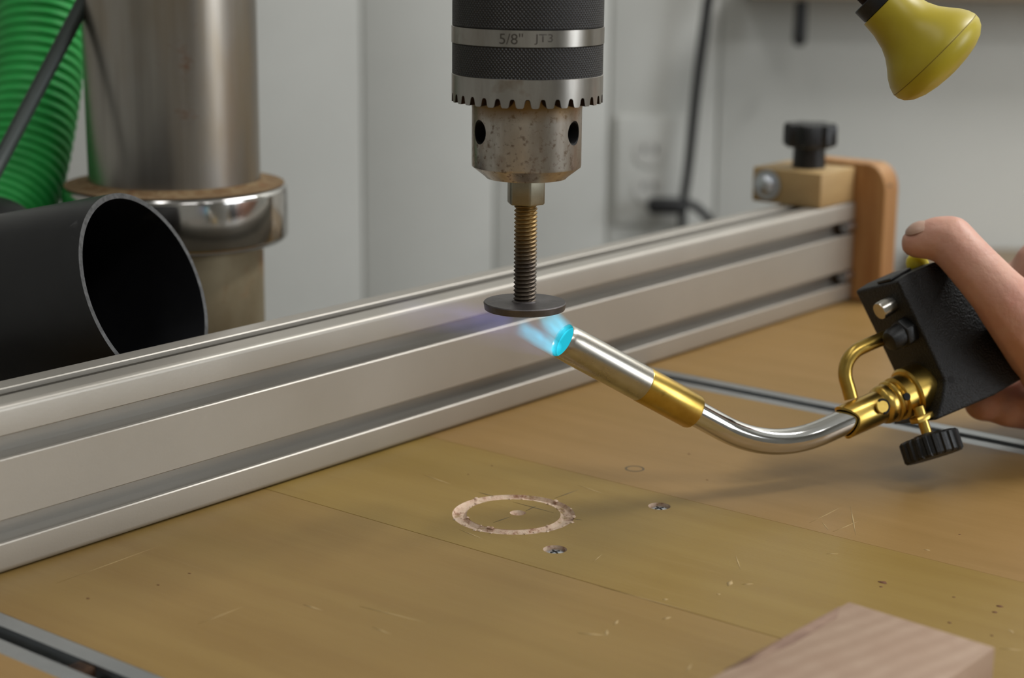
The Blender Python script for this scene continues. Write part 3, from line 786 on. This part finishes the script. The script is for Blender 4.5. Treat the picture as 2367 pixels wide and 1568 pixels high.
# valve stem and knob below
vs = P(2128, 958, .738); vd = cv(.27, -.94, -.18)
stem = build('valve_stem', lathe([(14*k_, -.003), (14*k_, .0025), (12.5*k_, .003), (12.5*k_, .010), (0, .010)], vs, vd, 24), M['brass'], torch)
build('stem_nut', box(vs - W*.0042 - T*.003 + vd*.0002, W*.0084, T*.006, vd*.0026, .0005), M['brass'], stem)
vk = vs + vd*.0090
V, F = [], []; NK = 120
_, g1, g2 = frame(vd)
for h, s, rib in ((-.0006, .46, 0), (.0001, .50, 0), (.0001, .84, 0), (.0004, .93, 1), (.0012, 1, 1), (.0085, 1, 1), (.0094, .93, 1), (.0096, .6, 0)):
    for k in range(NK):
        a = 2*math.pi*k/NK; r = 67*k_*s*(1 + (.035*math.tanh(4*math.cos(20*a)) if rib else 0))
        V.append(vk + vd*h + (g1*math.cos(a) + g2*math.sin(a))*r)
for i in range(7):
    for k in range(NK): F.append((i*NK+k, i*NK+(k+1) % NK, (i+1)*NK+(k+1) % NK, (i+1)*NK+k))
F.append(tuple(range(NK))[::-1]); F.append(tuple(7*NK+k for k in range(NK)))
build('valve_knob', (V, F), M['black'], torch, angle=30)

# ------------------------------------------------------------------ flame
def flame_mat(name, col, strength, power, length, radius, tail=.0):
    """glowing gas: emission that fades towards the skin and the tip of the plume (object X runs along it)"""
    m = bpy.data.materials.new(name); m.use_nodes = True; t = NT(m)
    t.n.remove(t.n['Principled BSDF'])
    out = t.n['Material Output']
    tc = t.node('ShaderNodeTexCoord'); sx = t.node('ShaderNodeSeparateXYZ'); t.link(tc.outputs['Object'], sx.inputs[0])
    def mth(op, a, b=None, c=None):
        x = t.node('ShaderNodeMath', operation=op)
        for i, v in enumerate((a, b, c)):
            if v is None: continue
            if isinstance(v, (int, float)): x.inputs[i].default_value = v
            else: t.link(v, x.inputs[i])
        return x.outputs[0]
    u = mth('DIVIDE', sx.outputs['X'], length)
    y2 = mth('ADD', mth('MULTIPLY', sx.outputs['Y'], sx.outputs['Y']), mth('MULTIPLY', sx.outputs['Z'], sx.outputs['Z']))
    rad = mth('DIVIDE', mth('SQRT', y2), radius)
    fr = mth('MAXIMUM', mth('SUBTRACT', 1.0, mth('POWER', rad, 2.0)), 0.0)
    fl = mth('MAXIMUM', mth('SUBTRACT', 1.0, u), 0.0)
    head = mth('MINIMUM', mth('MULTIPLY', u, 12.0), 1.0) if tail else 1.0
    ns = t.node('ShaderNodeTexNoise', i_Scale=240.0, i_Detail=2.0); mp = t.node('ShaderNodeMapping'); mp.inputs['Scale'].default_value = (.35, 1, 1)
    t.link(tc.outputs['Object'], mp.inputs[0]); t.link(mp.outputs[0], ns.inputs['Vector'])
    nz = mth('MAXIMUM', mth('MULTIPLY_ADD', ns.outputs['Fac'], 3.0, -.8), 0.05)
    d = mth('MULTIPLY', mth('MULTIPLY', fr, mth('POWER', fl, power)), nz)
    d = mth('MULTIPLY', d, head)
    em = t.node('ShaderNodeEmission'); em.inputs[0].default_value = col
    t.link(mth('MULTIPLY', d, strength), em.inputs[1]); t.link(em.outputs[0], out.inputs['Volume'])
    return m
flame = thing('torch_flame', tip, 'blue gas flame licking the underside of the steel disc from the torch nozzle', 'flame')
def plume(name, p0, p1, r0, r1, m):
    ax = (p1-p0); L = ax.length; ax.normalize(); _, e1, e2 = frame(ax)
    rings = [(r0*.5, -.0005), (r0, .0)] + [(r0+(r1-r0)*k/8, L*k/8) for k in range(1, 9)] + [(r1*.5, L*1.01)]
    V, F, _ = lathe(rings, (0, 0, 0), (1, 0, 0), 28)
    me = bpy.data.meshes.new(name); me.from_pydata(V, [], F)
    o = link(name, me, m, flame, Vector(flame['_w']), None)
    o.matrix_local = Matrix.Translation(p0 - Vector(flame['_w'])) @ Matrix((ax, e1, e2)).transposed().to_4x4()
    return o
CY = srgb(60, 200, 236); VI = srgb(140, 142, 240)
def PL(name, a, b, r0, r1, col, st, pw, tail=0):
    p0, p1 = P(*a), P(*b); L = (p1-p0).length
    return plume(name, p0, p1, r0, r1, flame_mat(name + '_gas', col, st, pw, L, max(r0, r1), tail))
PL('upper_jet', (1303, 772, .682), (1258, 727, .690), .0054, .0050, CY, 115, .45)
PL('lower_jet', (1286, 808, .681), (1196, 752, .668), .0030, .0040, CY, 130, .7)
PL('plume', (1190, 742, .684), (880, 722, .690), .0050, .0080, VI, 12, .9, 1)
PL('outer_plume', (1280, 790, .680), (1020, 726, .690), .0065, .0100, VI, 7, .8, 1)
cm = bpy.data.materials.new('flame_core_glow'); cm.use_nodes = True; ct = NT(cm); ct.n.remove(ct.n['Principled BSDF'])
em = ct.node('ShaderNodeEmission'); em.inputs[0].default_value = srgb(40, 190, 212); em.inputs[1].default_value = .62
ct.link(em.outputs[0], ct.n['Material Output'].inputs['Surface'])
build('core', lathe([(0, .0009), (rt*.5, .0011), (rt*.86, .0020), (rt*.88, .0032), (rt*.5, .006), (0, .007)], tip, NZ, 40), cm, flame)

# ------------------------------------------------------------------ hand holding the torch
def blobs(chains):
    V, F = [], []
    for ch in chains:
        pts = [P(x, y, d) for x, y, d, r in ch]; rad = [r*d/FPX for x, y, d, r in ch]
        steps = []
        for i in range(len(pts)-1):
            n = max(2, int((pts[i+1]-pts[i]).length/.002))
            for k in range(n): t = k/n; ts = t; steps.append((pts[i].lerp(pts[i+1], ts), rad[i]*(1-ts)+rad[i+1]*ts))
        steps.append((pts[-1], rad[-1]))
        for p, r in steps:
            bm = bmesh.new(); bmesh.ops.create_icosphere(bm, subdivisions=2, radius=r)
            o = len(V); V += [p + v.co for v in bm.verts]; F += [tuple(o+v.index for v in f.verts) for f in bm.faces]; bm.free()
    return V, F
hand_ch = [
    [(2117, 562, .742, 36), (2140, 556, .741, 45), (2168, 552, .740, 54), (2195, 556, .739, 60), (2225, 588, .735, 60), (2265, 632, .733, 63), (2310, 682, .733, 68), (2360, 738, .737, 80), (2430, 810, .750, 100), (2500, 880, .77, 120)],
    # index and middle fingers folded behind the body, ring and little finger under it
    [(2452, 645, .80, 120), (2400, 660, .808, 80), (2330, 672, .806, 58), (2270, 715, .800, 52)],
    [(2500, 760, .80, 110), (2400, 770, .815, 66), (2320, 800, .812, 58), (2260, 840, .805, 52)],
    [(2520, 840, .80, 110), (2430, 872, .815, 64), (2350, 905, .800, 60), (2300, 925, .782, 54), (2272, 930, .774, 46)],
    [(2540, 900, .79, 100), (2450, 930, .80, 60), (2375, 945, .788, 52), (2325, 945, .776, 44)],
    [(2500, 880, .77, 120), (2560, 800, .79, 135), (2680, 770, .82, 140), (2800, 700, .85, 145), (3000, 610, .90, 155), (3300, 490, .98, 165)],
    [(2452, 645, .80, 120), (2560, 800, .79, 130)], [(2520, 840, .80, 110), (2600, 830, .80, 130)],
]
hv = blobs(hand_ch)
person = build('person', hv, M['skin'], None, angle=None)
md = person.modifiers.new('r', 'REMESH'); md.mode = 'VOXEL'; md.voxel_size = .0014
md = person.modifiers.new('s', 'SMOOTH'); md.factor = .5; md.iterations = 7
bpy.context.view_layer.update()
me = bpy.data.meshes.new_from_object(person.evaluated_get(bpy.context.evaluated_depsgraph_get()))
person.modifiers.clear(); person.data = me
for p in me.polygons: p.use_smooth = True
person['_w'] = list(person.location)
tag(person, 'bare hand gripping the black torch body, thumb pressing its yellow button', 'person')
# thumb nail, a thin curved plate on the far top of the thumb tip
nn_ = cv(-.42, .86, -.28)
build('thumb_nail', lathe([(.0084*math.sin(math.radians(a)), .0084*math.cos(math.radians(a)) - .0004*(a > 38)) for a in (42, 38, 30, 20, 10, 0)], P(2134, 557, .7415), nn_, 32, cap=False), M['nail'], person)

# ------------------------------------------------------------------ yellow feed knob
kd = .66; C0 = P(2160, 127, kd); ka = cv(.71, -.70, 0); s_ = kd/FPX
feed = thing('feed_handle', C0 - ka*.02, 'yellow plastic feed lever knob hanging in at the upper right', 'knob')
pf = [(-166, 50), (-165, 62), (-130, 65), (-97, 73), (-75, 83), (-55, 97), (-37, 112), (-18, 123), (-4, 127.5), (-1, 128), (1, 128), (12, 127), (26, 120), (40, 104), (50, 80), (56, 52), (59, 25), (60, 0)]
gripo = build('grip', lathe([(r*s_, t_*s_) for t_, r in pf], C0, ka, 72), M['yellow'], feed, angle=60)
build('mould_seam', lathe([(127.6*s_, -1*s_), (128.5*s_, -.6*s_), (128.5*s_, .6*s_), (127.6*s_, 1*s_)], C0, ka, 72, cap=False), M['seamline'], gripo)
build('collar', lathe([(56*s_, -200*s_), (58*s_, -198*s_), (58*s_, -167*s_), (50*s_, -165*s_)], C0, ka, 48), M['dark'], feed)
build('lever', lathe([(34*s_, -1500*s_), (34*s_, -199*s_)], C0, ka, 32), M['rust'], feed)

# ------------------------------------------------------------------ loose board in the foreground
zt_ = .019
c1, c2, c3 = onz(1962, 1390, zt_), onz(2302, 1496, zt_), onz(1640, 1568, zt_)
ea = (c2-c1); eb = (c3-c1).normalized()*.16
cedar = mat('reddish_board', srgb(172, 146, 124), .7, 0, srgb(164, 136, 114), 90, (1, 1, 1), bump=.15,
            extra=[])
def stripes(m, dirv):
    t = NT(m); b = t.n['Principled BSDF']
    tc = t.node('ShaderNodeTexCoord'); dt = t.node('ShaderNodeVectorMath', operation='DOT_PRODUCT'); dt.inputs[1].default_value = dirv
    ns = t.node('ShaderNodeTexNoise', i_Scale=25.0, i_Detail=3.0); t.link(tc.outputs['Object'], ns.inputs['Vector'])
    t.link(tc.outputs['Object'], dt.inputs[0])
    ma = t.node('ShaderNodeMath', operation='MULTIPLY_ADD'); ma.inputs[1].default_value = 2*math.pi/.0068; t.link(dt.outputs['Value'], ma.inputs[0])
    m3 = t.node('ShaderNodeMath', operation='MULTIPLY'); m3.inputs[1].default_value = 6.0; t.link(ns.outputs['Fac'], m3.inputs[0]); t.link(m3.outputs[0], ma.inputs[2])
    sn = t.node('ShaderNodeMath', operation='SINE'); t.link(ma.outputs[0], sn.inputs[0])
    mr = t.node('ShaderNodeMapRange'); mr.inputs['From Min'].default_value = -1; mr.inputs['To Max'].default_value = .55; t.link(sn.outputs[0], mr.inputs['Value'])
    old = b.inputs['Base Color'].links[0].from_socket
    mx = t.node('ShaderNodeMix', data_type='RGBA'); mx.inputs[7].default_value = srgb(152, 124, 102); t.link(old, mx.inputs[6]); t.link(mr.outputs[0], mx.inputs[0])
    t.link(mx.outputs[2], b.inputs['Base Color'])
sd = (ea.normalized() + eb.normalized()*.10).normalized()
stripes(cedar, sd)
board = build('wood_board', box(c1 - UP*(zt_-.0003), ea, eb, UP*(zt_-.0003), .0008), cedar)
wd = eb.normalized(); wa = ea.normalized()
wv = [c1 + wd*.006 + wa*.0002, c1 + wd*.014 + wa*.0042, c1 + wd*.040 + wa*.0050, c1 + wd*.060 + wa*.0030, c1 + wd*.070 + wa*.0002]
build('dark_edge', prism([v + UP*.0001 for v in wv], UP*-.0004), mat('weathered_edge', srgb(128, 100, 84), .85, 0, srgb(150, 122, 102), 120), board, angle=None)
tag(board, 'reddish sawn board lying in the right foreground', 'board')

# ------------------------------------------------------------------ things on and before the wall
yo = YW
def WP(px, py, y=YW):
    r = ray(px, py); return r*(y/r.y) + Vector((0, 0, H))
oc = WP(1500, 392)
outlet = thing('wall_outlet', oc + UP*-.057, 'white wall outlet plate left of the fence bracket knob', 'outlet')
build('cover_plate', box(oc + Vector((-.036, -.0065, -.058)), (.072, 0, 0), (0, .0063, 0), (0, 0, .116), .003), M['white'], outlet)
for dz in (.0195, -.0195):
    rcp = build('receptacle', lathe([(.0165, 0), (.0162, .002), (0, .0021)], oc + Vector((0, -.0064, dz)), (0, -1, 0), 32), M['room'], outlet)
    for dx in (-.006, .006):
        build('slot', box(oc + Vector((dx-.001, -.0092, dz-.001)), (.002, 0, 0), (0, .0008, 0), (0, 0, .008)), M['holeblack'], rcp)
yp = YW - .03
plug = thing('power_cord', WP(1530, 500, yp), 'black plug and cord hanging low on the white wall beside the outlet', 'power cord')
a, b_ = WP(1497, 456, yp), WP(1585, 500, yp)
build('plug', bevelled(*box(Vector((a.x, yp-.012, b_.z+.003)), (b_.x-a.x, 0, 0), (0, .024, 0), (0, 0, a.z-b_.z-.004)), .005, 3), M['black'], plug)
build('cable_tail', tube([WP(1570, 470, yp), WP(1600, 474, yp), WP(1622, 490, yp), WP(1640, 512, yp), WP(1650, 560, yp)], .0048, 14), M['black'], plug)
yc = YW - .03
build('cable', tube([WP(1700, -700, yc), WP(1645, -60, yc), WP(1636, 10, yc), WP(1612, 190, yc), WP(1592, 380, yc), WP(1580, 470, yc), WP(1577, 530, yc), WP(1574, 640, yc)], [.0055, .0055, .0055, .0052, .0050, .0046, .0042, .0040], 14), M['black'], plug)
yh = YW - .06
hd = build('hanging_tool', tube([WP(1852, 2, yh), WP(1852, 20, yh), WP(1850, 60, yh), WP(1848, 92, yh), WP(1847, 106, yh)], [.0062, .0062, .0066, .0070, .0040], 16), M['black'])
tag(hd, 'short black tool end hanging down before the wall at the top edge', 'tool')
sh0 = WP(1700, -70)
sz = WP(1850, -3, YW-.085).z
shelf = thing('wall_shelf', Vector((.85, YW-.04, sz)), 'pale wooden shelf edge at the top right, above the hanging black tool', 'shelf')
build('shelf_board', box((.235, YW-.085, sz), (1.2, 0, 0), (0, .084, 0), (0, 0, .02), .002), M['benchtop'], shelf)
# bench behind the hand
bw = WP(2300, 548, YW-.02)
bench = build('work_bench', box((.42, YW-.34, bw.z-.10), (1.2, 0, 0), (0, .335, 0), (0, 0, .085), .003), M['benchtop'])
tag(bench, 'light wooden bench along the wall, seen behind the thumb', 'bench')
for o in bpy.data.objects:
    if '_w' in o: del o['_w']
